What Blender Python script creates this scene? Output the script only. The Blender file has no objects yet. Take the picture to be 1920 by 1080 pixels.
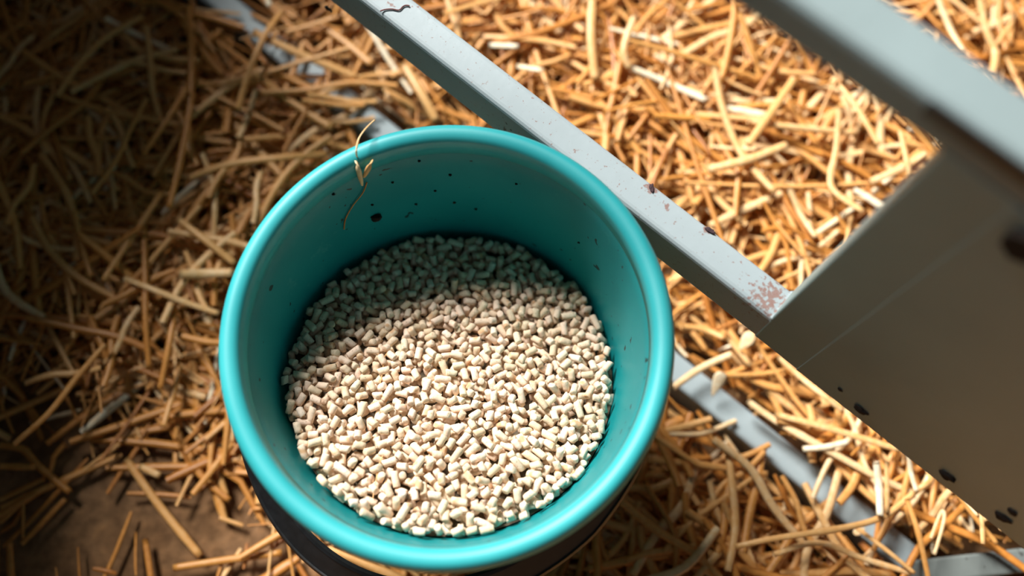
import bpy, bmesh, math, random
import numpy as np
from mathutils import Vector, Matrix, noise

random.seed(7)
rng = np.random.default_rng(7)
scene = bpy.context.scene
col = scene.collection

# ------------------------------------------------------------------ camera, light, exposure
CAM = np.array([0.0, 0.0, 0.765])
PITCH, ROLL, FPX = 0.3401, 0.1601, 1800.0
fw = np.array([0, math.sin(PITCH), -math.cos(PITCH)])
r0 = np.array([1.0, 0, 0]); u0 = np.cross(r0, fw)
RX = math.cos(ROLL) * r0 + math.sin(ROLL) * u0
UY = -math.sin(ROLL) * r0 + math.cos(ROLL) * u0
cd = bpy.data.cameras.new('camera'); cam = bpy.data.objects.new('camera', cd); col.objects.link(cam)
m = Matrix.Identity(4)
for i in range(3):
    m[i][0] = RX[i]; m[i][1] = UY[i]; m[i][2] = -fw[i]; m[i][3] = CAM[i]
cam.matrix_world = m
cd.sensor_width = 36.0; cd.lens = 36.0 * FPX / 1920.0
cd.clip_start = 0.02; cd.clip_end = 50
cd.dof.use_dof = True; cd.dof.focus_distance = 0.605; cd.dof.aperture_fstop = 2.3
scene.camera = cam

world = bpy.data.worlds.new('world'); scene.world = world; world.use_nodes = True
bg = world.node_tree.nodes['Background']
bg.inputs[0].default_value = (0.80, 0.90, 1.0, 1); bg.inputs[1].default_value = 0.06

SUN_AZ = np.array([-0.743, 0.669]); SUN_EL = math.radians(45.5)     # where the daylight comes from
sl = bpy.data.lights.new('daylight', 'SUN'); sl.energy = 8.6; sl.angle = math.radians(23); sl.color = (1.0, 0.985, 0.95)
so = bpy.data.objects.new('daylight', sl); col.objects.link(so)
sd = Vector((SUN_AZ[0] * math.cos(SUN_EL), SUN_AZ[1] * math.cos(SUN_EL), math.sin(SUN_EL)))
so.rotation_euler = sd.to_track_quat('Z', 'Y').to_euler(); so.location = (-1.5, 1.6, 3)

vs = scene.view_settings
vs.view_transform = 'Standard'; vs.look = 'None'; vs.gamma = 1.0; vs.use_curve_mapping = False; vs.exposure = 0.0
scene.cycles.max_bounces = 8

# ------------------------------------------------------------------ helpers
def at(px, py, z):
    """world point of height z seen at a pixel of the photograph"""
    d = RX * (px - 960) / FPX - UY * (py - 540) / FPX + fw
    return CAM + d * ((z - CAM[2]) / d[2])

def tag(o, label=None, cat=None, group=None, kind=None):
    if label: o['label'] = label
    if cat: o['category'] = cat
    if group: o['group'] = group
    if kind: o['kind'] = kind
    return o

def empty(name, loc=(0, 0, 0)):
    o = bpy.data.objects.new(name, None); o.location = loc; o.empty_display_size = 0.02
    col.objects.link(o); return o

def link(name, me, mat=None, parent=None, smooth=False):
    if mat is not None:
        me.materials.clear(); me.materials.append(mat)
    if smooth:
        me.polygons.foreach_set('use_smooth', [True] * len(me.polygons))
    o = bpy.data.objects.new(name, me); col.objects.link(o)
    if parent is not None:
        o.parent = parent
        o.matrix_parent_inverse = Matrix.Translation(-Vector(parent.location)) if parent.rotation_euler.to_matrix().is_identity else parent.matrix_basis.inverted()
    return o

def from_bm(name, bm, mat, parent=None, smooth=False):
    me = bpy.data.meshes.new(name); bmesh.ops.recalc_face_normals(bm, faces=bm.faces); bm.to_mesh(me); bm.free()
    return link(name, me, mat, parent, smooth)

def mesh_np(name, V, F, tone=None):
    """V (n,3), F (m,4) quads (repeat the last index for a triangle is not used)"""
    me = bpy.data.meshes.new(name)
    me.vertices.add(len(V)); me.vertices.foreach_set('co', np.asarray(V, np.float32).ravel())
    n = len(F); k = F.shape[1]
    me.loops.add(n * k); me.loops.foreach_set('vertex_index', np.asarray(F, np.int32).ravel())
    me.polygons.add(n); me.polygons.foreach_set('loop_start', np.arange(0, n * k, k, dtype=np.int32))
    me.update(calc_edges=True)
    if tone is not None:
        a = me.attributes.new('tone', 'FLOAT', 'POINT'); a.data.foreach_set('value', np.asarray(tone, np.float32))
    me.polygons.foreach_set('use_smooth', np.ones(n, dtype=bool))
    return me

# ------------------------------------------------------------------ materials
def new_mat(name):
    mt = bpy.data.materials.new(name); mt.use_nodes = True
    nt = mt.node_tree; b = nt.nodes['Principled BSDF']; return mt, nt, b

def N(nt, typ, **kw):
    n = nt.nodes.new(typ)
    for k, v in kw.items():
        if k.startswith('i_'):
            key = k[2:]; key = int(key) if key.isdigit() else key.replace('_', ' ')
            n.inputs[key].default_value = v
        else: setattr(n, k, v)
    return n

def ramp(nt, stops, interp='LINEAR'):
    r = nt.nodes.new('ShaderNodeValToRGB'); r.color_ramp.interpolation = interp
    e = r.color_ramp.elements
    while len(e) < len(stops): e.new(0.5)
    for i, (p, c) in enumerate(stops):
        e[i].position = p; e[i].color = (c[0], c[1], c[2], 1) if len(c) == 3 else c
    return r

def mixc(nt, fac, a, b, mode='MIX'):
    n = nt.nodes.new('ShaderNodeMix'); n.data_type = 'RGBA'; n.blend_type = mode
    for sock, val in ((n.inputs[0], fac), (n.inputs[6], a), (n.inputs[7], b)):
        if hasattr(val, 'links') or hasattr(val, 'is_linked'): nt.links.new(val, sock)
        else: sock.default_value = val if not isinstance(val, tuple) or len(val) == 4 else (*val, 1)
    return n.outputs[2]

def straw_mat():
    mt, nt, b = new_mat('straw')
    a = N(nt, 'ShaderNodeAttribute', attribute_name='tone')
    oi = N(nt, 'ShaderNodeObjectInfo')
    geo = N(nt, 'ShaderNodeTexCoord')
    ns = N(nt, 'ShaderNodeTexNoise', i_Scale=260.0, i_Detail=2.0)
    nt.links.new(geo.outputs['Object'], ns.inputs['Vector'])
    ad = N(nt, 'ShaderNodeMath', operation='MULTIPLY_ADD'); nt.links.new(ns.outputs[0], ad.inputs[0]); ad.inputs[1].default_value = 0.30
    nt.links.new(a.outputs['Fac'], ad.inputs[2])
    s2 = N(nt, 'ShaderNodeMath', operation='SUBTRACT'); nt.links.new(ad.outputs[0], s2.inputs[0]); s2.inputs[1].default_value = 0.15
    r = ramp(nt, [(0.0, (0.24, 0.072, 0.012)), (0.25, (0.46, 0.165, 0.026)), (0.5, (0.68, 0.295, 0.064)), (0.72, (0.80, 0.45, 0.17)), (0.88, (0.88, 0.64, 0.36)), (1.0, (0.94, 0.85, 0.64))])
    nt.links.new(s2.outputs[0], r.inputs[0]); nt.links.new(r.outputs[0], b.inputs['Base Color'])
    b.inputs['Roughness'].default_value = 0.42; b.inputs['Specular IOR Level'].default_value = 0.45
    return mt

def pellet_mat():
    mt, nt, b = new_mat('feed_pellet')
    a = N(nt, 'ShaderNodeAttribute', attribute_name='tone'); oi = N(nt, 'ShaderNodeObjectInfo')
    s = N(nt, 'ShaderNodeMath', operation='ADD'); nt.links.new(a.outputs['Fac'], s.inputs[0]); nt.links.new(oi.outputs['Random'], s.inputs[1])
    f = N(nt, 'ShaderNodeMath', operation='FRACT'); nt.links.new(s.outputs[0], f.inputs[0])
    r = ramp(nt, [(0.0, (0.72, 0.55, 0.37)), (0.3, (0.86, 0.66, 0.48)), (0.6, (0.90, 0.68, 0.53)), (0.85, (0.80, 0.66, 0.46)), (1.0, (0.94, 0.76, 0.62))])
    nt.links.new(f.outputs[0], r.inputs[0])
    tc = N(nt, 'ShaderNodeTexCoord')
    tc2 = N(nt, 'ShaderNodeNewGeometry')
    n1 = N(nt, 'ShaderNodeTexNoise', i_Scale=900.0, i_Detail=3.0, i_Roughness=0.75); nt.links.new(tc2.outputs['Position'], n1.inputs['Vector'])
    sp = ramp(nt, [(0.30, (0.45, 0.40, 0.30)), (0.42, (1, 1, 1)), (0.62, (1, 1, 1)), (0.75, (1.10, 1.0, 0.92))]); nt.links.new(n1.outputs[0], sp.inputs[0])
    c = mixc(nt, 1.0, r.outputs[0], sp.outputs[0], 'MULTIPLY')
    n2 = N(nt, 'ShaderNodeTexNoise', i_Scale=130.0, i_Detail=1.0); nt.links.new(tc2.outputs['Position'], n2.inputs['Vector'])
    w = ramp(nt, [(0.62, (0, 0, 0)), (0.72, (1, 1, 1))]); nt.links.new(n2.outputs[0], w.inputs[0])
    c = mixc(nt, w.outputs[0], c, (0.66, 0.40, 0.22), 'MIX')
    nt.links.new(c, b.inputs['Base Color']); b.inputs['Roughness'].default_value = 0.85; b.inputs['Specular IOR Level'].default_value = 0.25
    bp = N(nt, 'ShaderNodeBump', i_Strength=0.5, i_Distance=0.0004); nt.links.new(n1.outputs[0], bp.inputs['Height']); nt.links.new(bp.outputs[0], b.inputs['Normal'])
    return mt

def teal_mat(name='teal_plastic', base=(0.003, 0.255, 0.275), dirty=True):
    mt, nt, b = new_mat(name)
    tc = N(nt, 'ShaderNodeTexCoord')
    n1 = N(nt, 'ShaderNodeTexNoise', i_Scale=14.0, i_Detail=4.0); nt.links.new(tc.outputs['Object'], n1.inputs['Vector'])
    r = ramp(nt, [(0.35, tuple(v * 0.90 for v in base)), (0.7, (base[0] * 1.6 + 0.003, base[1] * 1.08, base[2] * 1.06))]); nt.links.new(n1.outputs[0], r.inputs[0])
    c = r.outputs[0]
    if dirty:
        n2 = N(nt, 'ShaderNodeTexNoise', i_Scale=160.0, i_Detail=1.0); nt.links.new(tc.outputs['Object'], n2.inputs['Vector'])
        w = ramp(nt, [(0.735, (0, 0, 0)), (0.75, (1, 1, 1))]); nt.links.new(n2.outputs[0], w.inputs[0])
        c = mixc(nt, w.outputs[0], c, (0.01, 0.05, 0.05))
        # scuffed, chalky patches
        n3 = N(nt, 'ShaderNodeTexNoise', i_Scale=45.0, i_Detail=6.0, i_Roughness=0.75); nt.links.new(tc.outputs['Object'], n3.inputs['Vector'])
        w3 = ramp(nt, [(0.60, (0, 0, 0)), (0.78, (0.45, 0.45, 0.45))]); nt.links.new(n3.outputs[0], w3.inputs[0])
        c = mixc(nt, w3.outputs[0], c, (0.11, 0.42, 0.42))
    nt.links.new(c, b.inputs['Base Color'])
    b.inputs['Roughness'].default_value = 0.45 if dirty else 0.46; b.inputs['Specular IOR Level'].default_value = 0.25 if dirty else 0.5
    return mt

def paint_mat(name, base, rust_at=(), speck=0.5, rough=0.45):
    """grey paint with chips, grime specks; rust_at = [(centre, radius)] worn spots"""
    mt, nt, b = new_mat(name)
    tc = N(nt, 'ShaderNodeTexCoord'); geo = N(nt, 'ShaderNodeNewGeometry')
    n1 = N(nt, 'ShaderNodeTexNoise', i_Scale=9.0, i_Detail=5.0); nt.links.new(geo.outputs['Position'], n1.inputs['Vector'])
    r = ramp(nt, [(0.3, tuple(v * 0.86 for v in base)), (0.7, tuple(min(1, v * 1.08) for v in base))]); nt.links.new(n1.outputs[0], r.inputs[0])
    c = r.outputs[0]
    n2 = N(nt, 'ShaderNodeTexNoise', i_Scale=210.0, i_Detail=2.0); nt.links.new(geo.outputs['Position'], n2.inputs['Vector'])
    n2b = N(nt, 'ShaderNodeTexNoise', i_Scale=16.0, i_Detail=2.0); nt.links.new(geo.outputs['Position'], n2b.inputs['Vector'])
    mu = N(nt, 'ShaderNodeMath', operation='MULTIPLY'); nt.links.new(n2.outputs[0], mu.inputs[0]); nt.links.new(n2b.outputs[0], mu.inputs[1])
    w = ramp(nt, [(0.47 - 0.03 * speck, (0, 0, 0)), (0.485 - 0.03 * speck, (0.8, 0.8, 0.8))]); nt.links.new(mu.outputs[0], w.inputs[0])
    c = mixc(nt, w.outputs[0], c, (0.035, 0.03, 0.025))
    for cen, rad, thr in rust_at:
        d = N(nt, 'ShaderNodeVectorMath', operation='DISTANCE'); nt.links.new(geo.outputs['Position'], d.inputs[0]); d.inputs[1].default_value = cen
        mr = N(nt, 'ShaderNodeMapRange'); nt.links.new(d.outputs['Value'], mr.inputs[0])
        mr.inputs[1].default_value = 0.0; mr.inputs[2].default_value = rad; mr.inputs[3].default_value = 0.30; mr.inputs[4].default_value = -0.15
        n3 = N(nt, 'ShaderNodeTexNoise', i_Scale=380.0, i_Detail=4.0, i_Roughness=0.6); nt.links.new(geo.outputs['Position'], n3.inputs['Vector'])
        ad = N(nt, 'ShaderNodeMath', operation='ADD'); nt.links.new(n3.outputs[0], ad.inputs[0]); nt.links.new(mr.outputs[0], ad.inputs[1])
        w3 = ramp(nt, [(thr, (0, 0, 0)), (thr + 0.10, (0.85, 0.85, 0.85))]); nt.links.new(ad.outputs[0], w3.inputs[0])
        c = mixc(nt, w3.outputs[0], c, (0.27, 0.14, 0.11))
    nt.links.new(c, b.inputs['Base Color']); b.inputs['Roughness'].default_value = rough; b.inputs['Specular IOR Level'].default_value = 0.4
    bp = N(nt, 'ShaderNodeBump', i_Strength=0.25, i_Distance=0.0006); nt.links.new(n2.outputs[0], bp.inputs['Height']); nt.links.new(bp.outputs[0], b.inputs['Normal'])
    return mt

def plain(name, c, rough=0.6, spec=0.4):
    mt, nt, b = new_mat(name)
    tc = N(nt, 'ShaderNodeTexCoord'); n1 = N(nt, 'ShaderNodeTexNoise', i_Scale=120.0, i_Detail=3.0); nt.links.new(tc.outputs['Object'], n1.inputs['Vector'])
    r = ramp(nt, [(0.3, tuple(v * 0.7 for v in c)), (0.7, tuple(min(1, v * 1.25) for v in c))]); nt.links.new(n1.outputs[0], r.inputs[0])
    nt.links.new(r.outputs[0], b.inputs['Base Color']); b.inputs['Roughness'].default_value = rough; b.inputs['Specular IOR Level'].default_value = spec
    return mt

def dirt_mat():
    mt, nt, b = new_mat('earth_floor')
    geo = N(nt, 'ShaderNodeNewGeometry')
    n1 = N(nt, 'ShaderNodeTexNoise', i_Scale=7.0, i_Detail=8.0, i_Roughness=0.6); nt.links.new(geo.outputs['Position'], n1.inputs['Vector'])
    r = ramp(nt, [(0.3, (0.13, 0.06, 0.022)), (0.5, (0.26, 0.135, 0.060)), (0.7, (0.34, 0.19, 0.095))]); nt.links.new(n1.outputs[0], r.inputs[0])
    n2 = N(nt, 'ShaderNodeTexNoise', i_Scale=90.0, i_Detail=4.0); nt.links.new(geo.outputs['Position'], n2.inputs['Vector'])
    w = ramp(nt, [(0.35, (0.6, 0.6, 0.6)), (0.6, (1, 1, 1)), (0.75, (1.3, 1.25, 1.15))]); nt.links.new(n2.outputs[0], w.inputs[0])
    nt.links.new(mixc(nt, 1.0, r.outputs[0], w.outputs[0], 'MULTIPLY'), b.inputs['Base Color'])
    b.inputs['Roughness'].default_value = 0.9; b.inputs['Specular IOR Level'].default_value = 0.2
    bp = N(nt, 'ShaderNodeBump', i_Strength=0.6, i_Distance=0.004); nt.links.new(n2.outputs[0], bp.inputs['Height']); nt.links.new(bp.outputs[0], b.inputs['Normal'])
    return mt

M_STRAW = straw_mat(); M_PELLET = pellet_mat(); M_TEAL = teal_mat(); M_TEAL_RIM = teal_mat('teal_rim', (0.025, 0.40, 0.43), False)
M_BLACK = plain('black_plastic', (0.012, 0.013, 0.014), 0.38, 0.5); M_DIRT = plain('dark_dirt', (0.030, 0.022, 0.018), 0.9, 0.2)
M_EARTH = dirt_mat(); M_WOOD = plain('dark_boards', (0.06, 0.045, 0.03), 0.8, 0.2)

# ------------------------------------------------------------------ the setting: floor, unseen wall added for shade
bm = bmesh.new()
nx = 60
vsg = [[bm.verts.new((-1.3 + 2.8 * i / nx, -1.0 + 2.6 * j / nx, 0.0)) for j in range(nx + 1)] for i in range(nx + 1)]
for i in range(nx):
    for j in range(nx):
        bm.faces.new((vsg[i][j], vsg[i + 1][j], vsg[i + 1][j + 1], vsg[i][j + 1]))
for v in bm.verts:
    v.co.z = -0.0045 + 0.004 * noise.noise(v.co * 9)
fl = from_bm('floor', bm, M_EARTH, None, True); tag(fl, 'bare brown earth floor showing beneath the straw at the lower left', None, None, 'structure')

def box(bm, x0, x1, y0, y1, z0, z1, bev=0.0, seg=2, M=None):
    vs_ = [bm.verts.new((x, y, z)) for x in (x0, x1) for y in (y0, y1) for z in (z0, z1)]
    fs = [bm.faces.new([vs_[i] for i in q]) for q in ((0, 1, 3, 2), (4, 6, 7, 5), (0, 4, 5, 1), (2, 3, 7, 6), (0, 2, 6, 4), (1, 5, 7, 3))]
    if bev > 0:
        ed = list({e for f in fs for e in f.edges})
        bmesh.ops.bevel(bm, geom=ed, offset=bev, segments=seg, profile=0.5, affect='EDGES')
    return vs_

WA, WB, WH = Vector((-0.545, 0.47, 0)), Vector((-0.475, -0.05, 0)), 0.385     # low boarded partition, unseen, added to cast shade over the left side
wall = empty('shade_wall_left', (WA + WB) / 2); tag(wall, 'dark boarded partition added out of view to shade the left side', None, None, 'structure')
wd = (WB - WA).normalized(); nb = 4
for k in range(nb):
    b2 = bmesh.new(); z0 = k * WH / nb
    box(b2, -0.95, 0.8, -0.025, 0.0, z0 + 0.001, z0 + WH / nb - 0.001, 0.002, 1)
    bmesh.ops.transform(b2, matrix=Matrix(((wd.x, wd.y, 0, WA.x), (wd.y, -wd.x, 0, WA.y), (0, 0, 1, 0), (0, 0, 0, 1))), verts=b2.verts)
    from_bm('shade_board', b2, M_WOOD, wall)
for k in (4, 5):                # stepped up at the far end to deepen the shade in that corner
    b2 = bmesh.new(); z0 = k * WH / nb
    box(b2, -0.95, 0.03, -0.025, 0.0, z0 + 0.001, z0 + WH / nb - 0.001, 0.002, 1)
    bmesh.ops.transform(b2, matrix=Matrix(((wd.x, wd.y, 0, WA.x), (wd.y, -wd.x, 0, WA.y), (0, 0, 1, 0), (0, 0, 0, 1))), verts=b2.verts)
    from_bm('shade_board', b2, M_WOOD, wall)

# ------------------------------------------------------------------ the steel feed barrier
AZ = -0.5541
DV = np.array([math.cos(AZ), math.sin(AZ), 0]); NV = np.array([-math.sin(AZ), math.cos(AZ), 0])
PL = 0.2452
def gp(s, off, z): return DV * s + NV * (PL + off) + np.array([0, 0, z])
def gate_s(px, py, off=0.0):
    d = RX * (px - 960) / FPX - UY * (py - 540) / FPX + fw
    t = (PL + off) / (d @ NV); p = CAM + d * t
    return p @ DV, p[2]
GM = Matrix(((DV[0], NV[0], 0, 0), (DV[1], NV[1], 0, 0), (0, 0, 1, 0), (0, 0, 0, 1)))
gate = empty('feed_barrier', tuple(gp(0.15, 0.012, 0)))
tag(gate, 'grey painted steel feed barrier of square rails with a wide panel at right', 'barrier')
def gate_box(name, s0, s1, o0, o1, z0, z1, mat, bev=0.0035, seg=3):
    b2 = bmesh.new(); box(b2, s0, s1, PL + o0, PL + o1, z0, z1, bev, seg)
    bmesh.ops.transform(b2, matrix=GM, verts=b2.verts)
    return from_bm(name, b2, mat, gate, False)
MZ, MH, MW = 0.2361, 0.0344, 0.0230
UZ, UH, UW = 0.4689, 0.0238, 0.0269
GZ, GW = 0.0305, 0.0226
rust = [(tuple(at(1440, 560, MZ)), 0.034, 0.66), (tuple(at(1222, 352, MZ)), 0.0065, 0.50), (tuple(at(1328, 430, MZ)), 0.006, 0.48), (tuple(at(1250, 388, MZ)), 0.004, 0.55), (tuple(at(735, 10, MZ)), 0.008, 0.68)]
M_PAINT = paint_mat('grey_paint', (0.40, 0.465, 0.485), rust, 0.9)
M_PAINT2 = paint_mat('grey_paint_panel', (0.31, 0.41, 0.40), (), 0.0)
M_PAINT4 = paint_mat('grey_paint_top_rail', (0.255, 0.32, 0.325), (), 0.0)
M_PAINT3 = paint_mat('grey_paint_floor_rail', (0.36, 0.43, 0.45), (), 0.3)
M_GRIT = paint_mat('gritty_grey', (0.15, 0.17, 0.16), (), 1.6, 0.7)
s_post, _ = gate_s(1455, 588)
s_cr, _ = gate_s(1600, 620)
S0, S1 = -0.75, 0.95
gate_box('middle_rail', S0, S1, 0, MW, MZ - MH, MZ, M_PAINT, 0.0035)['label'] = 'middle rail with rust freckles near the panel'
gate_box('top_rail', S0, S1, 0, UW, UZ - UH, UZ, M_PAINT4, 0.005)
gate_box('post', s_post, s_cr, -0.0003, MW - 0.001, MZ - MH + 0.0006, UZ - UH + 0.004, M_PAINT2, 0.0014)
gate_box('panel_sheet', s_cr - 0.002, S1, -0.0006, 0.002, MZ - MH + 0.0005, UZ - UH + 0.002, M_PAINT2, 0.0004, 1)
gate_box('ground_rail', S0, gate_s(1712, 1063)[0] if False else 0.0, 0, 0, 0, 0, M_PAINT3) if False else None
s_end = float((at(1705, 1055, GZ)) @ DV)
gate_box('ground_rail', S0, s_end, 0, GW, -0.004, GZ, M_PAINT3, 0.0035)
for ss in (S0 + 0.0, S1 - 0.03):
    gate_box('end_post', ss, ss + 0.03, 0.001, MW - 0.001, -0.004, UZ - 0.001, M_PAINT2)
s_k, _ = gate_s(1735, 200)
k_ = gate_box('shade_strip', s_k, S1 - 0.04, -0.0006, 0.002, UZ - 0.0105, UZ - 0.0022, M_BLACK, 0.0004, 1); k_['label'] = 'black strip standing in for shade under the top rail edge'  # black strip laid on the rail front in place of a shadow band
s_b, z_b = gate_s(1925, 455)
b2 = bmesh.new(); bmesh.ops.create_cone(b2, cap_ends=True, segments=6, radius1=0.0085, radius2=0.0085, depth=0.006)
bmesh.ops.create_cone(b2, cap_ends=True, segments=24, radius1=0.012, radius2=0.012, depth=0.0016, matrix=Matrix.Translation((0, 0, -0.003)))
bmesh.ops.transform(b2, matrix=Matrix.Translation(tuple(gp(s_b, -0.0015, z_b))) @ Vector(-NV).to_track_quat('Z', 'Y').to_matrix().to_4x4(), verts=b2.verts)
bo = from_bm('bolt', b2, M_DIRT, gate); bo['label'] = 'dark bolt head on the panel'
# weld bead where post meets the middle rail
b2 = bmesh.new()
for k in range(14):
    p = Vector(gp(s_post + 0.0005, 0.001 + k * (MW - 0.003) / 13, MZ + 0.0004))
    bmesh.ops.create_icosphere(b2, subdivisions=1, radius=0.0016 + 0.0004 * random.random(), matrix=Matrix.Translation(p))
from_bm('weld_bead', b2, M_PAINT, gate, True)
# the low cross bar at the lower right
pa = at(1725, 1049, 0.046); pb = at(1990, 1019, 0.046)
dd = (pb - pa); L = np.linalg.norm(dd); dd /= L; nn2 = np.array([dd[1], -dd[0], 0])
b2 = bmesh.new(); box(b2, 0, L + 0.3, 0, 0.0175, -0.005, 0.046, 0.002, 2)
mm = Matrix(((dd[0], nn2[0], 0, pa[0]), (dd[1], nn2[1], 0, pa[1]), (0, 0, 1, 0), (0, 0, 0, 1)))
bmesh.ops.transform(b2, matrix=mm, verts=b2.verts)
fb = from_bm('foot_bar', b2, M_GRIT, gate); fb['label'] = 'gritty dented grey bar at ground level'

# ------------------------------------------------------------------ the teal bucket
BC = np.array([-0.0333, 0.1511, 0.765 - 0.5197])
bn = np.array([-0.0656, -0.0792, 1.0]); bn /= np.linalg.norm(bn)
bu = np.cross([0, 1, 0], bn); bu /= np.linalg.norm(bu); bv = np.cross(bn, bu)
RO, RI, HT, TP = 0.130, 0.119, 0.235, 0.1457
BM = Matrix(((bu[0], bv[0], bn[0], BC[0]), (bu[1], bv[1], bn[1], BC[1]), (bu[2], bv[2], bn[2], BC[2]), (0, 0, 0, 1)))
def bw(x, y, z): return BC + bu * x + bv * y + bn * z
base_c = bw(0, 0, -HT)
bucket = empty('feed_bucket', tuple(base_c)); tag(bucket, 'round teal plastic bucket two thirds full of pale feed pellets', 'bucket')
def lathe(prof, n=160, close=False):
    b2 = bmesh.new(); rings = []
    for r, z in prof:
        rings.append([b2.verts.new((r * math.cos(2 * math.pi * k / n), r * math.sin(2 * math.pi * k / n), z)) for k in range(n)])
    for a, b in zip(rings, rings[1:] + ([rings[0]] if close else [])):
        for k in range(n):
            b2.faces.new((a[k], a[(k + 1) % n], b[(k + 1) % n], b[k]))
    if not close:
        b2.faces.new(rings[0]); b2.faces.new(rings[-1])
    bmesh.ops.transform(b2, matrix=BM, verts=b2.verts)
    return b2
T = 0.0022
prof = [(RI + T - 0.235 * TP, -HT)] + [(RI + T - h * TP, -h) for h in (0.20, 0.12, 0.05, 0.010)] + [(RI + 0.0012, -0.0118), (RI - 0.0010, -0.0132), (RI - 0.0150 * TP, -0.0150)] + [(RI - h * TP, -h) for h in (0.03, 0.06, 0.10, 0.15, 0.20, 0.230)] 
from_bm('shell', lathe(prof), M_TEAL, bucket, True)
# rolled lip
lip = [(RI - 0.00255, -0.0172), (RI - 0.0021, -0.0090), (RI - 0.0018, -0.0052), (RI - 0.0009, -0.0026), (RI + 0.0014, -0.0009), (RI + 0.0050, 0.0), (RI + 0.0078, -0.0010), (RI + 0.0100, -0.0038), (RO, -0.0075), (RO, -0.0165), (RO - 0.0016, -0.0172), (RO - 0.0022, -0.0160), (RO - 0.0024, -0.0085), (RI + 0.0050, -0.0052), (RI + 0.0012, -0.0140)]
from_bm('rim', lathe(lip, close=True), M_TEAL_RIM, bucket, True)

# handle: black flat band folded down against the lower left side
hd = np.array([-0.39, -0.921]); hx = np.array([-hd[1], hd[0]])   # outward, and along the pivot axis
HL, HDROP = 0.171, math.radians(28); HZ = -0.028
def hpt(t, w, th_):
    # t 0..pi ; w across the band ; th_ across its thickness
    c, s = math.cos(t), math.sin(t)
    e = hx * (0.128 * c); o = hd * (HL * s * math.cos(HDROP))
    z = HZ - HL * s * math.sin(HDROP)
    # band stands on edge: width runs along the tilted plane's normal mixed with outward
    rad = np.array([hx[0] * c + hd[0] * s, hx[1] * c + hd[1] * s])
    tilt = math.radians(42)
    wx = rad * (w * math.cos(tilt)); wz = -w * math.sin(tilt)
    tx = rad * (th_ * math.sin(tilt)); tz = th_ * math.cos(tilt)
    return bw(e[0] + o[0] + wx[0] + tx[0], e[1] + o[1] + wx[1] + tx[1], z + wz + tz)
b2 = bmesh.new(); rings = []
ns = 72
for k in range(ns + 1):
    t = math.pi * k / ns
    ww = 0.0115 if 0.10 < k / ns < 0.90 else 0.0055 + 0.006 * min(k, ns - k) / (0.10 * ns)
    ring = [(-ww, -0.001), (-ww + 0.0006, 0.0014), (-ww + 0.003, 0.0020), (-ww + 0.0036, 0.0010), (ww - 0.0036, 0.0010), (ww - 0.003, 0.0020), (ww - 0.0006, 0.0014), (ww, -0.001)]
    rings.append([b2.verts.new(tuple(hpt(t, a, b_))) for a, b_ in ring])
for a, b_ in zip(rings, rings[1:]):
    for k in range(8): b2.faces.new((a[k], a[(k + 1) % 8], b_[(k + 1) % 8], b_[k]))
b2.faces.new(rings[0]); b2.faces.new(rings[-1])
h_ = from_bm('handle', b2, M_BLACK, bucket, False); h_['label'] = 'black plastic handle folded down below the rim'
for sg in (1, -1):
    b2 = bmesh.new()
    p = hx * (0.1225 * sg)
    bmesh.ops.create_cone(b2, cap_ends=True, segments=24, radius1=0.010, radius2=0.008, depth=0.012)
    rot = Vector((p[0], p[1], 0)).normalized().to_track_quat('Z', 'Y').to_matrix().to_4x4()
    bmesh.ops.transform(b2, matrix=BM @ Matrix.Translation((p[0], p[1], HZ)) @ rot, verts=b2.verts)
    from_bm('handle_lug', b2, M_TEAL, bucket, False)

# ------------------------------------------------------------------ pellets in the bucket
PH, PA, PB = 0.0865, -0.0873, -0.395          # depth below the rim and slope of the heap
def surf(x, y): return -(PH - PA * x - PB * y)
def wall_r(z): return RI + z * TP
PR = 0.00228
def pellet_unit(seed, lratio):
    """pellet of radius 1 and half length lratio along X; returns verts, quads"""
    rs = np.random.default_rng(seed); S = 10
    xs = [-1, -1, -0.90, -0.3, 0.3, 0.90, 1, 1]; rr = [0.0, 0.80, 1.0, 1.0, 1.0, 1.0, 0.80, 0.0]
    sk = rs.uniform(-0.35, 0.35, 2); sk2 = rs.uniform(-0.3, 0.3, 2)
    V = []
    for x, r in zip(xs, rr):
        for k in range(S):
            a = 2 * math.pi * k / S
            q = r * (1 + rs.uniform(-0.07, 0.07)) if r > 0 else 0.02
            y, z = q * math.cos(a), q * math.sin(a)
            e = max(0, abs(x) - 0.5) * 2
            dx = (sk[0] * y + sk2[0] * z) if x < 0 else (sk[1] * y + sk2[1] * z)
            V.append((x * lratio + dx * e + rs.uniform(-0.05, 0.05) * e, y, z))
    F = []
    for i in range(len(xs) - 1):
        for k in range(S):
            F.append((i * S + k, (i + 1) * S + k, (i + 1) * S + (k + 1) % S, i * S + (k + 1) % S))
    return np.array(V), np.array(F)
PV = [pellet_unit(s, lr) for s, lr in enumerate(np.concatenate([rng.uniform(0.95, 1.75, 18), rng.uniform(1.7, 2.4, 6)]))]
PLR = [float(np.abs(v[0][:, 0]).max()) for v in PV]
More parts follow.
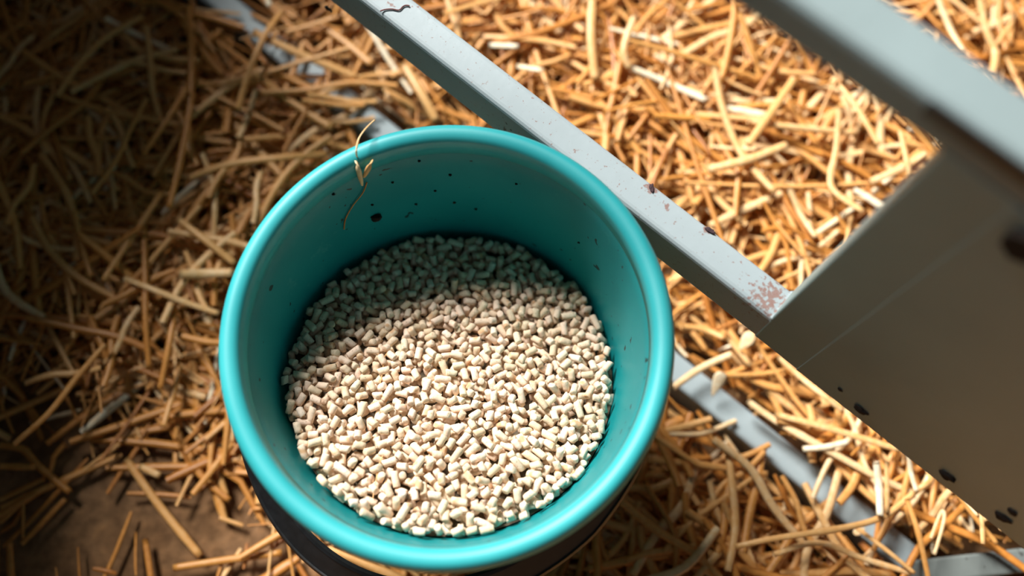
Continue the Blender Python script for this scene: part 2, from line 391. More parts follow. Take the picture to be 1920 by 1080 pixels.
# drop them one after another onto a height map that lies along the slope
RES = 0.0007; G0 = -0.125; NG = int(0.25 / RES)
Hm = np.full((NG, NG), -0.011)
pel = []
NP = 4000
for i in range(NP):
    vi = int(rng.integers(len(PV))); hl = PLR[vi] * PR * 0.92
    best = None
    for c in range(7):
        rad = 0.112 * math.sqrt(rng.random()); an = rng.random() * 6.2832
        x, y = rad * math.cos(an), rad * math.sin(an)
        yaw = rng.random() * 3.1416
        ex, ey = math.cos(yaw) * hl, math.sin(yaw) * hl
        ok = all(math.hypot(x + s_ * ex, y + s_ * ey) < wall_r(surf(x, y)) - PR - 0.0006 for s_ in (-1, 1))
        if not ok: continue
        ts = np.linspace(-1, 1, 7); gx = x + ts * ex; gy = y + ts * ey
        px_, py_ = -math.sin(yaw), math.cos(yaw)
        hs = []
        for w, dz in ((-0.7, 0.29), (0, 0), (0.7, 0.29)):
            ii = ((gx + px_ * w * PR - G0) / RES).astype(int); jj = ((gy + py_ * w * PR - G0) / RES).astype(int)
            hs.append(Hm[ii, jj] - dz * PR)
        hs = np.max(hs, axis=0)
        a_, b_ = hs[:3].max(), hs[4:].max(); md = hs[3]
        tilt = math.atan2(b_ - a_, 1.35 * hl); tilt = max(-0.75, min(0.75, tilt))
        zc = (hs - ts * hl * math.tan(tilt) * 0.9).max() + PR
        if best is None or zc < best[0]: best = (zc, x, y, yaw, tilt, gx, gy, hl, ts)
    if best is None: continue
    zc, x, y, yaw, tilt, gx, gy, hl, ts = best
    if zc > 0.0048: continue
    if rng.random() < 0.10: tilt += rng.uniform(-0.7, 0.7)
    pel.append((vi, x, y, zc - 0.0003, yaw, tilt, rng.uniform(0, 6.28)))
    px_, py_ = -math.sin(yaw), math.cos(yaw)
    for t_ in np.linspace(-1, 1, 15):
        for w in np.linspace(-0.95, 0.95, 7):
            X = int((x + t_ * hl * math.cos(yaw) * math.cos(tilt) + px_ * w * PR - G0) / RES); Y = int((y + t_ * hl * math.sin(yaw) * math.cos(tilt) + py_ * w * PR - G0) / RES)
            z_ = zc + t_ * hl * math.sin(tilt) + PR * (math.sqrt(max(0, 1 - w * w)))
            if z_ > Hm[X, Y]: Hm[X, Y] = z_
def pel_matrix(p):
    vi, x, y, z, yaw, tilt, spin = p
    R = Matrix.Rotation(yaw, 4, 'Z') @ Matrix.Rotation(-tilt, 4, 'Y') @ Matrix.Rotation(spin, 4, 'X')
    return BM @ Matrix.Translation((x, y, surf(x, y) + z)) @ R @ Matrix.Scale(PR, 4)
mats = [pel_matrix(p) for p in pel]
# which ones lie on top
top = []
for k, p in enumerate(pel):
    vi, x, y, z, yaw, tilt, spin = p
    i_ = int((x - G0) / RES); j_ = int((y - G0) / RES)
    vis = float((Hm[i_ - 1:i_ + 2, j_ - 1:j_ + 2] < z + PR * 1.15).mean())
    depth = float((np.array(mats[k].translation) - CAM) @ fw)
    if vis > 0.6: top.append((depth - 0.004 * PLR[vi] / 2, k))
top.sort(); single = set(k for _, k in top[:300])
pel_me = []
for s_, (V, F) in enumerate(PV):
    me = mesh_np('feed_pellet', V, F, np.full(len(V), (s_ * 0.381) % 1.0)); me.materials.append(M_PELLET); pel_me.append(me)
for k in sorted(single):
    o = bpy.data.objects.new('feed_pellet', pel_me[pel[k][0]]); col.objects.link(o); o.matrix_world = mats[k]
    tag(o, 'small beige cylindrical pellet on the bright near side of the bucket heap', 'pellet', 'single pellets on the near side of the bucket heap')
VV, FF, TT = [], [], []; off = 0
for k, p in enumerate(pel):
    if k in single: continue
    V, F = PV[p[0]]; A = np.array(mats[k]); W = V @ A[:3, :3].T + A[:3, 3]
    VV.append(W); FF.append(F + off); off += len(V); TT.append(np.full(len(V), rng.random()))
me = mesh_np('pellet_heap', np.concatenate(VV), np.concatenate(FF), np.concatenate(TT))
ph = link('pellet_heap', me, M_PELLET); tag(ph, 'deep heap of small beige feed pellets filling the teal bucket', 'feed pellets', None, 'stuff')
# solid core beneath them, part of the same heap
b2 = bmesh.new(); n = 96
ra = []; rb = []
for k in range(n):
    a = 2 * math.pi * k / n; c_, s_ = math.cos(a), math.sin(a)
    r = (RI - TP * (PH + 0.010)) / (1 - TP * (PA * c_ + PB * s_)) - 0.0008
    ra.append(b2.verts.new((r * c_, r * s_, surf(r * c_, r * s_) - 0.0095))); rb.append(b2.verts.new((0.083 * c_, 0.083 * s_, -0.2295)))
for k in range(n): b2.faces.new((ra[k], ra[(k + 1) % n], rb[(k + 1) % n], rb[k]))
b2.faces.new(ra); b2.faces.new(rb)
bmesh.ops.transform(b2, matrix=BM, verts=b2.verts)
co = from_bm('packed_core', b2, plain('packed_feed', (0.14, 0.11, 0.075), 0.95, 0.1), ph); co['kind'] = 'stuff'

# ------------------------------------------------------------------ straw
bare_px = [(-260, 800), (0, 772), (180, 778), (300, 830), (430, 905), (470, 990), (560, 1060), (640, 1180), (640, 1400), (-260, 1400)]
bare_w = [at(x, y, 0.0)[:2] for x, y in bare_px]
def bare_depth(P):
    """signed distance into the bare patch (positive inside)"""
    P = np.atleast_2d(P); n = len(bare_w); ins = np.zeros(len(P), bool); dm = np.full(len(P), 9.0)
    for i in range(n):
        a, b_ = bare_w[i], bare_w[(i + 1) % n]
        cr = ((a[1] > P[:, 1]) != (b_[1] > P[:, 1])) & (P[:, 0] < (b_[0] - a[0]) * (P[:, 1] - a[1]) / (b_[1] - a[1] + 1e-12) + a[0])
        ins ^= cr
        ab = b_ - a; t = np.clip(((P - a) @ ab) / (ab @ ab), 0, 1)
        dm = np.minimum(dm, np.hypot(*(P - a - t[:, None] * ab).T))
    return np.where(ins, dm, -dm)
def bed_h(P):
    """thickness of the bedding"""
    P = np.atleast_2d(P); q = P @ NV[:2] - PL
    h = np.full(len(P), 0.030)
    h += 0.030 * np.clip((q - 0.05) / 0.10, 0, 1)                      # deeper behind the rail
    h -= 0.010 * np.clip((-q) / 0.15, 0, 1)
    h *= np.clip((-bare_depth(P) + 0.01) / 0.09, 0.02, 1)
    g = np.array([noise.noise(Vector((p[0] * 7, p[1] * 7, 0.3))) for p in P])
    return h * (1 + 0.35 * g)
s_vis = float(at(1270, 690, GZ) @ DV)
def straw_geo(C, W, H, side=None, S=6, hollow=False):
    """C (K,3) centre line, W (K) half widths, H (K) half heights"""
    K = len(C); T_ = np.gradient(C, axis=0); T_ /= np.linalg.norm(T_, axis=1)[:, None] + 1e-12
    up = np.array([0, 0, 1.0]) if side is None else side
    B = np.cross(T_, up); B /= np.linalg.norm(B, axis=1)[:, None] + 1e-9; U = np.cross(B, T_)
    a = np.arange(S) * 2 * math.pi / S
    V = C[:, None, :] + B[:, None, :] * (np.cos(a)[None, :, None] * W[:, None, None]) + U[:, None, :] * (np.sin(a)[None, :, None] * H[:, None, None])
    V = V.reshape(-1, 3); k = np.arange(K - 1)[:, None] * S; j = np.arange(S)[None, :]; j2 = (j + 1) % S
    F = np.stack([k + j, k + j2, k + S + j2, k + S + j], -1).reshape(-1, 4)
    return V, F
def bulk(N_, keep_bare, fine=False):
    P = np.stack([rng.uniform(-0.62, 0.98, N_), rng.uniform(-0.42, 0.98, N_)], 1)
    bd = bare_depth(P)
    pr = np.where(bd > 0.02, keep_bare, np.clip(0.25 - bd / 0.08, keep_bare, 1))
    P = P[(rng.random(N_) < pr) & (wd.x * (P[:, 1] - WA.y) - wd.y * (P[:, 0] - WA.x) > 0.045)]; n = len(P)
    yaw = rng.uniform(0, math.pi, n)
    Ls = np.clip(rng.lognormal(math.log(0.066), 0.55, n), 0.018, 0.20)
    if fine: Ls = np.clip(Ls * 0.6, 0.012, 0.07)
    hb = bed_h(P); bdp = bare_depth(P)
    lev = rng.random(n) ** (0.55 if not fine else 1.0)
    z = 0.003 + hb * lev + 0.002
    pitch = rng.normal(0, 0.11, n) * np.clip(hb / 0.02, 0.1, 1)
    half = np.sin(pitch) * Ls / 2
    z = np.maximum(z, np.abs(half) + 0.003)
    K = 5; t = np.linspace(-0.5, 0.5, K)
    bend = rng.normal(0, 0.04, n) * Ls; kink = np.where(rng.random(n) < 0.16, rng.normal(0, 0.5, n), 0)
    ux, uy = np.cos(yaw), np.sin(yaw)
    C = np.zeros((n, K, 3)); 
    for i, tt in enumerate(t):
        a = tt * Ls; lat = bend * (0.25 - tt * tt) * 2 + np.where(tt > 0, kink * a * 0.7, 0)
        C[:, i, 0] = P[:, 0] + ux * a - uy * lat; C[:, i, 1] = P[:, 1] + uy * a + ux * lat
        C[:, i, 2] = z + np.sin(pitch) * a + rng.normal(0, 0.0006, n)
    W = np.clip(rng.normal(0.0024, 0.0009, n), 0.0009, 0.0045); fl_ = rng.uniform(0.18, 0.6, n)
    if fine: W = W * 0.6
    return C, W, fl_, n, lev
def clear_of(C):
    """drop straws that would pierce the bucket or the ground rail or the foot bar"""
    n, K, _ = C.shape; Q = C.reshape(-1, 3)
    rel = Q - BC; zz = rel @ bn; rr = np.sqrt(np.maximum((rel ** 2).sum(1) - zz ** 2, 0))
    hit = (rr < RI + T + zz * TP + 0.003)
    q = Q @ NV - PL; s = Q @ DV
    hit |= (q > -0.0025) & (q < GW + 0.0025) & (Q[:, 2] < GZ + 0.002) & (s < s_end + 0.003)
    fq = (Q[:, :2] - pa[:2]) @ nn2[:2]; fs = (Q[:, :2] - pa[:2]) @ dd[:2]
    hit |= (fq > -0.003) & (fq < 0.0205) & (fs > -0.003) & (Q[:, 2] < 0.048)
    h = hit.reshape(n, K)
    # segments between rings: test crossings of the ground rail too
    sq = (q.reshape(n, K) > 0.011); low = C[:, :, 2].min(1) < GZ + 0.004
    cross = (sq.any(1) & (~sq).any(1)) & low & (s.reshape(n, K).min(1) < s_end)
    return ~(h.any(1) | cross)
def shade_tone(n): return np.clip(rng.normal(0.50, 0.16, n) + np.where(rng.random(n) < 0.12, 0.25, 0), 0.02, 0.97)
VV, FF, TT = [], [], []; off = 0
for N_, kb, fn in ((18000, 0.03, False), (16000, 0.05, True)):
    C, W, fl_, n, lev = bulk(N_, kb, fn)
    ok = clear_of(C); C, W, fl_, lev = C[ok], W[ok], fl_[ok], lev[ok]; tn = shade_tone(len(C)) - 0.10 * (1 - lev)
    q_ = C @ NV - PL; s_ = C @ DV; qm = 0.5 * (q_[:, 1:] + q_[:, :-1]); qa = np.concatenate([q_, qm], 1)
    over = ((qa > -0.003) & (qa < GW + 0.003)).any(1) | ((qa < 0).any(1) & (qa > GW).any(1))
    sm = s_.mean(1); RNGC = over & (sm < s_end - 0.01) & ((sm > s_vis) | (rng.random(len(C)) < 0.55))
    for i in range(len(C)):
        if RNGC[i]: continue
        w = W[i] * np.array([0.75, 1, 1.02, 1, 0.7])
        V, F = straw_geo(C[i], w, w * fl_[i], S=5)
        VV.append(V); FF.append(F + off); off += len(V); TT.append(np.full(len(V), tn[i]))
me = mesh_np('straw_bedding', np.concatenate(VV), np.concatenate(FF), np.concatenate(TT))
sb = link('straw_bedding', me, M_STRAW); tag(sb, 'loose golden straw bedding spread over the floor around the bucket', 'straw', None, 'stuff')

# --- single stalks picked out from the photograph
def smooth_path(pts, per=6):
    pts = [np.array(p, float) for p in pts]
    if len(pts) == 2:
        return np.array([pts[0] + (pts[1] - pts[0]) * t for t in np.linspace(0, 1, per + 1)])
    out = []
    for i in range(len(pts) - 1):
        p0 = pts[max(i - 1, 0)]; p1 = pts[i]; p2 = pts[i + 1]; p3 = pts[min(i + 2, len(pts) - 1)]
        for t in np.linspace(0, 1, per, endpoint=False):
            out.append(0.5 * (2 * p1 + (p2 - p0) * t + (2 * p0 - 5 * p1 + 4 * p2 - p3) * t * t + (3 * p1 - p0 - 3 * p2 + p3) * t ** 3))
    out.append(pts[-1]); return np.array(out)
def single_straw(px, zs, wpx, tone, label, group=None, flat=0.5, name='straw_stalk', leaf=False):
    pts = [at(x, y, z) for (x, y), z in zip(px, zs)]
    C = smooth_path(pts, 6); K = len(C)
    d = float((C.mean(0) - CAM) @ fw); w = 0.5 * wpx * d / FPX
    base = C.mean(0); u = np.linspace(0, 1, K)
    if leaf: prof_ = np.sin(np.pi * np.clip(u ** 0.7 * 0.95 + 0.03, 0, 1)) ** 1.15
    else:
        prof_ = 1 - 0.10 * np.abs(u - 0.5) * 2
        nd = random.uniform(0.2, 0.8); prof_ = prof_ + 0.16 * np.exp(-((u - nd) / 0.03) ** 2)
    V, F = straw_geo(C - base, w * prof_, w * prof_ * flat, S=8)
    # hollow ends: an inner wall running a little way back into each end
    S = 8; nV = len(V)
    extra = []; fe = []
    for e, (ring, nxt) in enumerate(((0, 1), (K - 1, K - 2))):
        c0 = C[ring] - base; inn = c0 + (V[ring * S:ring * S + S] - c0) * 0.72; deep = inn + (C[nxt] - C[ring]) * 0.5; tip = deep * 0.1 + deep.mean(0) * 0.9
        o_ = nV + len(extra) * S; extra += [inn, deep, tip]
        for k in range(S):
            k2 = (k + 1) % S
            fe += [(ring * S + k, ring * S + k2, o_ + k2, o_ + k), (o_ + k, o_ + k2, o_ + S + k2, o_ + S + k), (o_ + S + k, o_ + S + k2, o_ + 2 * S + k2, o_ + 2 * S + k)]
    V = np.concatenate([V] + extra); F = np.concatenate([F, np.array(fe)])
    me = mesh_np(name, V, F, np.full(len(V), tone)); o = link(name, me, M_STRAW); o.location = tuple(base)
    return tag(o, label, 'straw' if not leaf else 'leaf', group)
H = [  # pixels, height(s), width, tone, label
 ([(198, 34), (260, 66), (322, 95)], .040, 11, .93, 'straight pale stalk lying alone in the dark top left corner'),
 ([(475, 60), (560, 100), (672, 146)], .050, 17, .66, 'broad tan stalk slanting over the buried ground rail at top left'),
 ([(670, 146), (712, 140), (755, 135)], .047, 12, .66, 'short golden stalk ending against the middle rail above the bucket'),
 ([(528, 22), (494, 72), (465, 140), (446, 206)], .056, 13, .60, 'olive gold stalk crossing over the broad tan stalk at top left'),
 ([(477, 137), (545, 190), (622, 240)], .046, 15, .62, 'straight golden stalk running down towards the far left of the rim'),
 ([(600, 46), (650, 80), (697, 120)], .045, 15, .58, 'brownish stalk between the ground rail and middle rail at top'),
 ([(509, 67), (580, 48), (655, 24)], .048, 12, .55, 'thin stalk reaching from the crossed stalks towards the middle rail'),
 ([(480, 168), (463, 222), (447, 258)], .044, 10, .80, 'whitish twisted stalk hanging below the crossed stalks at top left'),
 ([(569, 190), (610, 172), (664, 154)], .044, 12, .70, 'pale short stalk lying across the ground rail gap above bucket'),
 ([(354, 11), (359, 100), (356, 200), (338, 300), (317, 390)], .048, 13, .40, 'long vertical brown stalk bending left in the shade at upper left'),
 ([(350, 164), (310, 228), (268, 290)], .052, 11, .42, 'orange stalk branching off the long vertical brown stalk'),
 ([(357, 332), (430, 308), (520, 296), (613, 288)], .044, 15, .62, 'long golden stalk pointing at the upper left of the rim'),
 ([(0, 215), (62, 221)], .036, 10, .52, 'short stalk cut by the left edge below the dark corner'),
 ([(44, 157), (100, 153), (168, 157)], .036, 9, .45, 'reddish stalk lying level in the deep shade at far left'),
 ([(46, 155), (105, 142), (164, 124)], .041, 8, .42, 'thin reddish stalk meeting the level one at far left'),
 ([(66, 98), (120, 66), (184, 22)], .038, 9, .35, 'dark stalk rising to the right inside the dark corner'),
 ([(499, -8), (506, 12)], .055, 11, .96, 'pale stub poking in at the top edge by the ground rail'),
 ([(336, 412), (385, 450), (440, 494)], .046, 14, .68, 'tan stalk sloping down to the left side of the rim'),
 ([(337, 514), (385, 513), (436, 511)], .048, 20, .80, 'fat pale stalk pointing level at the bucket left side'),
 ([(233, 522), (285, 542), (345, 566), (410, 588)], .044, 12, .76, 'long pinkish pale stalk ending at the left of the bucket'),
 ([(139, 394), (150, 450), (171, 520)], .040, 11, .50, 'curved upright golden stalk in the middle of the left shade'),
 ([(303, 361), (250, 440), (193, 525)], .046, 12, .55, 'long slanting stalk crossing the left shade from upper right'),
 ([(168, 591), (188, 640), (206, 690)], .030, 12, .42, 'brown orange stalk pointing at the bare earth from above'),
 ([(268, 400), (272, 500), (273, 600), (280, 690)], .040, 12, .36, 'long upright dark orange stalk left of the bucket'),
 ([(330, 560), (318, 640), (300, 730)], .036, 12, .40, 'thin dark orange stalk beside the long upright one'),
 ([(338, 686), (322, 745), (306, 800)], .026, 12, .55, 'golden stalk ending at the upper edge of the bare earth'),
 ([(237, 861), (300, 950), (376, 1043)], .006, 16, .62, 'large straight stalk lying alone on the bare earth'),
 ([(361, 927), (395, 885), (434, 832)], .016, 13, .52, 'orange stalk leaning from bare earth up to the bucket side'),
 ([(321, 788), (352, 845), (379, 894), (430, 938)], .010, 13, .38, 'bent brown stalk crossing under the leaning orange one'),
 ([(325, 1065), (425, 1050), (528, 1036)], .008, 14, .50, 'level golden stalk at the bottom edge left of the handle'),
 ([(0, 835), (44, 843), (70, 872), (131, 923)], .008, 14, .40, 'kinked stalk entering from the left edge over bare earth'),
 ([(0, 938), (84, 897)], .005, 11, .38, 'short slanting stalk at the left edge below the kinked one'),
 ([(0, 874), (66, 876)], .010, 12, .45, 'level stalk at the left edge above the short slanting one'),
 ([(40, 1020), (80, 980), (122, 936)], .005, 11, .42, 'orange stalk on the bare earth near the bottom left corner'),
 ([(18, 1018), (20, 1090)], .006, 13, .46, 'upright stalk stub at the bottom left corner'),
 ([(0, 980), (38, 944)], .006, 10, .40, 'thin stalk touching the left edge above the corner stub'),
 ([(262, 874), (300, 892)], .012, 14, .72, 'pale stubby end of stalk beside the large straight one'),
 ([(272, 1010), (284, 1090)], .006, 12, .34, 'brown stalk leaving the bottom edge over bare earth'),
 ([(1184, 128), (1250, 155), (1324, 188)], .074, 15, .97, 'bright straight stalk with white tip behind the middle rail'),
 ([(1340, 124), (1355, 204), (1391, 290), (1453, 360)], .078, 15, .74, 'long bent stalk running down towards the middle rail'),
 ([(1490, 146), (1445, 212), (1402, 272)], .084, 16, .66, 'tan stalk slanting left beside the top rail'),
 ([(1362, 203), (1437, 216)], .074, 17, .92, 'short whitish stalk under the bright straight one'),
 ([(1402, 228), (1500, 240), (1605, 250)], .076, 14, .76, 'long nearly level pale stalk behind the middle rail'),
 ([(1574, 157), (1612, 210), (1648, 272)], .088, 12, .72, 'thin stalk hugging the lower edge of the top rail'),
 ([(1574, 200), (1568, 280), (1559, 350), (1618, 396)], .082, 13, .74, 'upright stalk kinked at its foot near the post'),
 ([(1326, 318), (1400, 300), (1475, 272)], .078, 18, .76, 'thick pale stalk sloping up to the right behind the rail'),
 ([(1632, 341), (1690, 315), (1736, 288)], .080, 14, .80, 'frayed pale stalk reaching the inner corner of the post'),
 ([(1688, 245), (1700, 300), (1706, 330)], .088, 11, .74, 'short stalk standing beside the inner corner of the post'),
 ([(1480, 352), (1500, 400), (1530, 445)], .076, 12, .80, 'pale stalk leaning towards the foot of the post'),
 ([(1330, 424), (1390, 395), (1466, 362)], .070, 16, .82, 'stalk touching the dark chip on the middle rail'),
 ([(1757, -6), (1782, 55), (1806, 97)], .085, 13, .84, 'pale stalk beyond the top rail, left of the kinked one'),
 ([(1836, -6), (1850, 60), (1866, 100), (1860, 140)], .083, 16, .74, 'kinked stalk beyond the top rail near the right edge'),
 ([(1900, 40), (1868, 85)], .080, 11, .60, 'short slanting stalk at the right edge beyond the top rail'),
 ([(917, 85), (972, 87)], .074, 12, .98, 'short bright white stalk behind the rail above the bucket'),
 ([(968, 124), (1018, 132)], .072, 11, .92, 'second short bright stalk just below the white one'),
 ([(1111, -6), (1108, 70), (1116, 150)], .076, 17, .70, 'broad upright stalk at the top edge right of centre'),
 ([(757, 120), (790, 175), (818, 226)], .052, 17, .70, 'broad stalk emerging under the middle rail at the rim top'),
 ([(1190, 30), (1170, 90), (1180, 128)], .080, 13, .78, 'upright stalk joining the bright straight one'),
 ([(833, 26), (890, 8), (950, -8)], .070, 11, .66, 'thin golden stalk running along the top edge past the rail'),
 ([(1402, 752), (1453, 788), (1530, 832), (1643, 894), (1714, 925)], .052, 14, .84, 'very long pale stalk lying along the ground rail'),
 ([(1453, 777), (1560, 805), (1689, 844)], .058, 13, .74, 'long straight golden stalk reaching the panel lower edge'),
 ([(1380, 1025), (1450, 1010), (1585, 989), (1658, 967), (1720, 919), (1745, 901), (1740, 882)], .068, 12, .68, 'long arching golden stalk crossing over the ground rail'),
 ([(1215, 861), (1320, 872), (1439, 889)], .044, 13, .60, 'straight orange stalk between bucket and ground rail'),
 ([(1300, 1090), (1340, 1045), (1373, 1011)], .046, 14, .72, 'tan stalk rising from the bottom edge right of the bucket'),
 ([(1450, 1040), (1534, 1018), (1620, 1048), (1709, 1075)], .058, 12, .76, 'bent pale stalk near the bottom edge by the rail end'),
 ([(1643, 866), (1648, 915), (1650, 967)], .072, 15, .98, 'short upright white stalk standing at the ground rail'),
 ([(1663, 865), (1663, 962)], .070, 10, .74, 'slim golden stalk beside the short upright white one'),
 ([(1703, 852), (1708, 885), (1718, 921)], .078, 10, .94, 'pale split stalk touching the panel lower edge'),
 ([(1807, 934), (1833, 967)], .085, 7, .82, 'tiny bright stalk at the panel edge near the lower right'),
 ([(1840, 958), (1843, 1020)], .080, 9, .74, 'short upright stalk just above the foot bar'),
 ([(1263, 726), (1315, 690), (1372, 664)], .050, 14, .84, 'pale stalk laid over the ground rail beside the bucket'),
 ([(1359, 704), (1420, 702), (1474, 694)], .050, 10, .58, 'thin brown stalk behind the hanging leaf'),
 ([(1365, 633), (1407, 686)], .054, 12, .74, 'tan stalk between bucket and panel pointing down right'),
 ([(1278, 612), (1320, 618), (1358, 634)], .050, 13, .64, 'orange stalk just right of the bucket rim'),
 ([(1459, 668), (1500, 706), (1545, 742), (1580, 770)], .062, 12, .78, 'long stalk following the lower edge of the panel'),
 ([(1520, 805), (1560, 800), (1600, 768)], .052, 13, .62, 'golden stalk wedged below the panel edge'),
 ([(1220, 1021), (1245, 978), (1284, 963)], .040, 12, .74, 'kinked pale stalk below the right of the bucket'),
 ([(1118, 1066), (1170, 1010), (1200, 940)], .040, 12, .60, 'curved stalk coming out from under the bucket at lower right'),
 ([(1505, 842), (1550, 838), (1590, 828)], .056, 12, .95, 'short white stalk crossing the very long pale one'),
 ([(1330, 900), (1345, 960), (1372, 1010)], .042, 12, .76, 'pale upright stalk in the straw right of the bucket'),
 ([(1745, 1010), (1765, 960), (1770, 975), (1752, 1040)], .066, 7, .84, 'fine pale bent stem in the straw tuft by the foot bar'),
 ([(1700, 935), (1722, 1000), (1742, 1090)], .066, 11, .56, 'brown stalk falling past the end of the ground rail'),
 ([(1600, 985), (1660, 1030), (1715, 1075)], .060, 9, .70, 'thin stalk draped over the end of the ground rail'),
 ([(1780, 900), (1820, 960), (1870, 1020)], .070, 10, .55, 'brown stalk slanting to the foot bar below the panel'),
]
for px, z, w, tn, lab in H:
    k = len(px); zs = [z + 0.004 * math.sin(1.7 * i + len(lab)) * (z > 0.02) for i in range(k)]
    single_straw(px, zs, w, tn, lab, flat=random.uniform(0.35, 0.7))
single_straw([(1356, 698), (1347, 715), (1335, 744)], (.056, .050, .042), 24, .93, 'pale pointed leaf blade hanging over the ground rail beside the bucket', None, 0.12, 'straw_leaf', True)
single_straw([(1412, 622), (1400, 640), (1386, 655)], (.06, .058, .056), 26, .86, 'broad pale leaf scrap just below the middle rail and panel corner', None, 0.10, 'leaf_scrap', True)
single_straw([(1600, 1000), (1612, 996), (1622, 990)], (.040, .040, .040), 14, .85, 'small pale leaf scrap on the ground rail near its end', None, 0.12, 'leaf_scrap', True)

# --- further loose stalks on top of the bedding, alike within each area
AREAS = [
 ('bright golden stalk on the bedding behind the middle rail', 'stalks behind the middle rail', [(830, 20), (1340, 10), (1660, 250), (1480, 520), (1100, 210)], 95, .058),
 ('shaded brown stalk on the bedding left of the bucket', 'stalks in the shade left of the bucket', [(0, 100), (350, 20), (620, 250), (440, 480), (400, 760), (0, 740)], 62, .036),
 ('tan stalk on the bedding below the ground rail, right of the bucket', 'stalks below the ground rail', [(1250, 770), (1620, 1040), (1500, 1130), (1050, 1100), (1200, 900)], 42, .042),
 ('tan stalk lying over the ground rail above the bucket at top left', 'stalks over the far end of the ground rail', [(470, 60), (560, 110), (740, 235), (640, 240), (520, 170)], 11, .042),
 ('golden stalk on the bedding between ground rail and panel', 'stalks between ground rail and panel', [(1290, 590), (1500, 740), (1850, 1010), (1720, 1010), (1400, 700)], 24, .045),
]
def in_poly(x, y, P):
    c = False; n = len(P)
    for i in range(n):
        x1, y1 = P[i]; x2, y2 = P[(i + 1) % n]
        if (y1 > y) != (y2 > y) and x < (x2 - x1) * (y - y1) / (y2 - y1) + x1: c = not c
    return c
variants = []
for i in range(30):
    Lh = random.uniform(0.022, 0.060); ys = [0, random.gauss(0, 0.05 * Lh), random.gauss(0, 0.06 * Lh), random.gauss(0, 0.08 * Lh)]
    C = smooth_path([(-Lh, ys[0], 0), (-Lh / 3, ys[1], random.gauss(0, .001)), (Lh / 3, ys[2], random.gauss(0, .001)), (Lh, ys[3] + random.choice((0, 0, .25)) * Lh, 0)], 4)
    w = random.uniform(0.0022, 0.0036); u = np.linspace(0, 1, len(C))
    V, F = straw_geo(C, w * (1 - 0.15 * np.abs(2 * u - 1)), w * random.uniform(.35, .7) * np.ones(len(C)), S=6)
    me = mesh_np('straw_stalk', V, F, np.full(len(V), float(np.clip(random.gauss(.60, .16), .25, .95)))); me.materials.append(M_STRAW); variants.append((me, C))
for lab, grp, poly, cnt, z in AREAS:
    xs = [p[0] for p in poly]; ys = [p[1] for p in poly]; made = 0; tries = 0
    while made < cnt and tries < 4000:
        tries += 1
        x, y = random.uniform(min(xs), max(xs)), random.uniform(min(ys), max(ys))
        if not in_poly(x, y, poly): continue
        me, C = random.choice(variants)
        zz = z + random.uniform(-0.006, 0.008) ; p = at(x, y, zz); yaw = random.uniform(0, 6.28); pit = random.gauss(0, 0.07)
        R = Matrix.Translation(tuple(p)) @ Matrix.Rotation(yaw, 4, 'Z') @ Matrix.Rotation(pit, 4, 'Y')
        A = np.array(R); CC = C @ A[:3, :3].T + A[:3, 3]
        if not clear_of(CC[None])[0] or CC[:, 2].min() < 0.006: continue
        o = bpy.data.objects.new('straw_stalk', me); col.objects.link(o); o.matrix_world = R; tag(o, lab, 'straw', grp); made += 1

# ------------------------------------------------------------------ small things
def blob(name, p, r, mat, label, cat, flat=0.5, group=None, seed=0):
    b2 = bmesh.new(); bmesh.ops.create_icosphere(b2, subdivisions=3, radius=r)
    for v in b2.verts:
        k = 1 + 0.55 * noise.noise(v.co * (1.6 / r) + Vector((seed, 3, 1))); v.co = Vector((v.co.x * k, v.co.y * k * 0.8, v.co.z * k * flat))
    o = from_bm(name, b2, mat, None, True); o.location = tuple(p); return tag(o, label, cat, group)
# sprig of dry grass hooked over the far rim
def rim_in(ang, z, ins=0.0): 
    r = RI + z * TP - ins if z < -0.008 else RI
    return bw(r * math.cos(ang), r * math.sin(ang), z)
def wall_at(px, py, ins=0.001):
    """point on the bucket's inner wall seen at a pixel"""
    d = RX * (px - 960) / FPX - UY * (py - 540) / FPX + fw
    best = None
    for t in np.linspace(0.40, 0.95, 2200):
        q = CAM + d * t - BC; z = q @ bn; r = math.sqrt(max(0, q @ q - z * z))
        if z < -0.004 and r > RI + z * TP - ins: return CAM + d * (t - 0.0)
    return CAM + d * 0.6
sprig = empty('grass_sprig', tuple(wall_at(672, 292)))
tag(sprig, 'small dry grass sprig hooked over the far left of the rim', 'grass sprig')
def sprig_part(name, pts, w, tone, flat=0.6, leaf=False):
    C = smooth_path(pts, 6); u = np.linspace(0, 1, len(C)); prof_ = np.sin(np.pi * np.clip(u * .9 + .05, 0, 1)) ** .6 if leaf else np.ones(len(C))
    V, F = straw_geo(C, w * prof_, w * prof_ * flat, side=np.array([0.1, 0.9, 0.3]), S=6); me = mesh_np(name, V, F, np.full(len(V), tone)); return link(name, me, M_STRAW, sprig)
rp = lambda px, py, up: at(px, py, 0) * 0 + (lambda d: CAM + d * ((BC[2] + 0.012 + up - CAM[2]) / d[2]))(RX * (px - 960) / FPX - UY * (py - 540) / FPX + fw)
sprig_part('stem', [rp(702, 225, -.006), rp(684, 243, 0), rp(672, 262, .001), rp(668, 285, .001), wall_at(670, 296, .004)], 0.0006, .80)
sprig_part('husk', [wall_at(667, 292, .005), wall_at(671, 315, .005), wall_at(679, 348, .004)], 0.0021, .86, .4, True)
sprig_part('husk', [wall_at(699, 299, .005), wall_at(691, 315, .005), wall_at(682, 333, .004)], 0.0017, .68, .4, True)
sprig_part('stem', [wall_at(688, 342, .0015), wall_at(680, 362, .0015), wall_at(662, 385, .0012), wall_at(648, 410, .0012), wall_at(645, 430, .0012)], 0.0005, .30)
cl = blob('dirt_clump', wall_at(705, 407, .0015), 0.0036, M_DIRT, 'dark dirt clump stuck to the far inner wall of the bucket', 'dirt', 0.45, None, 2)
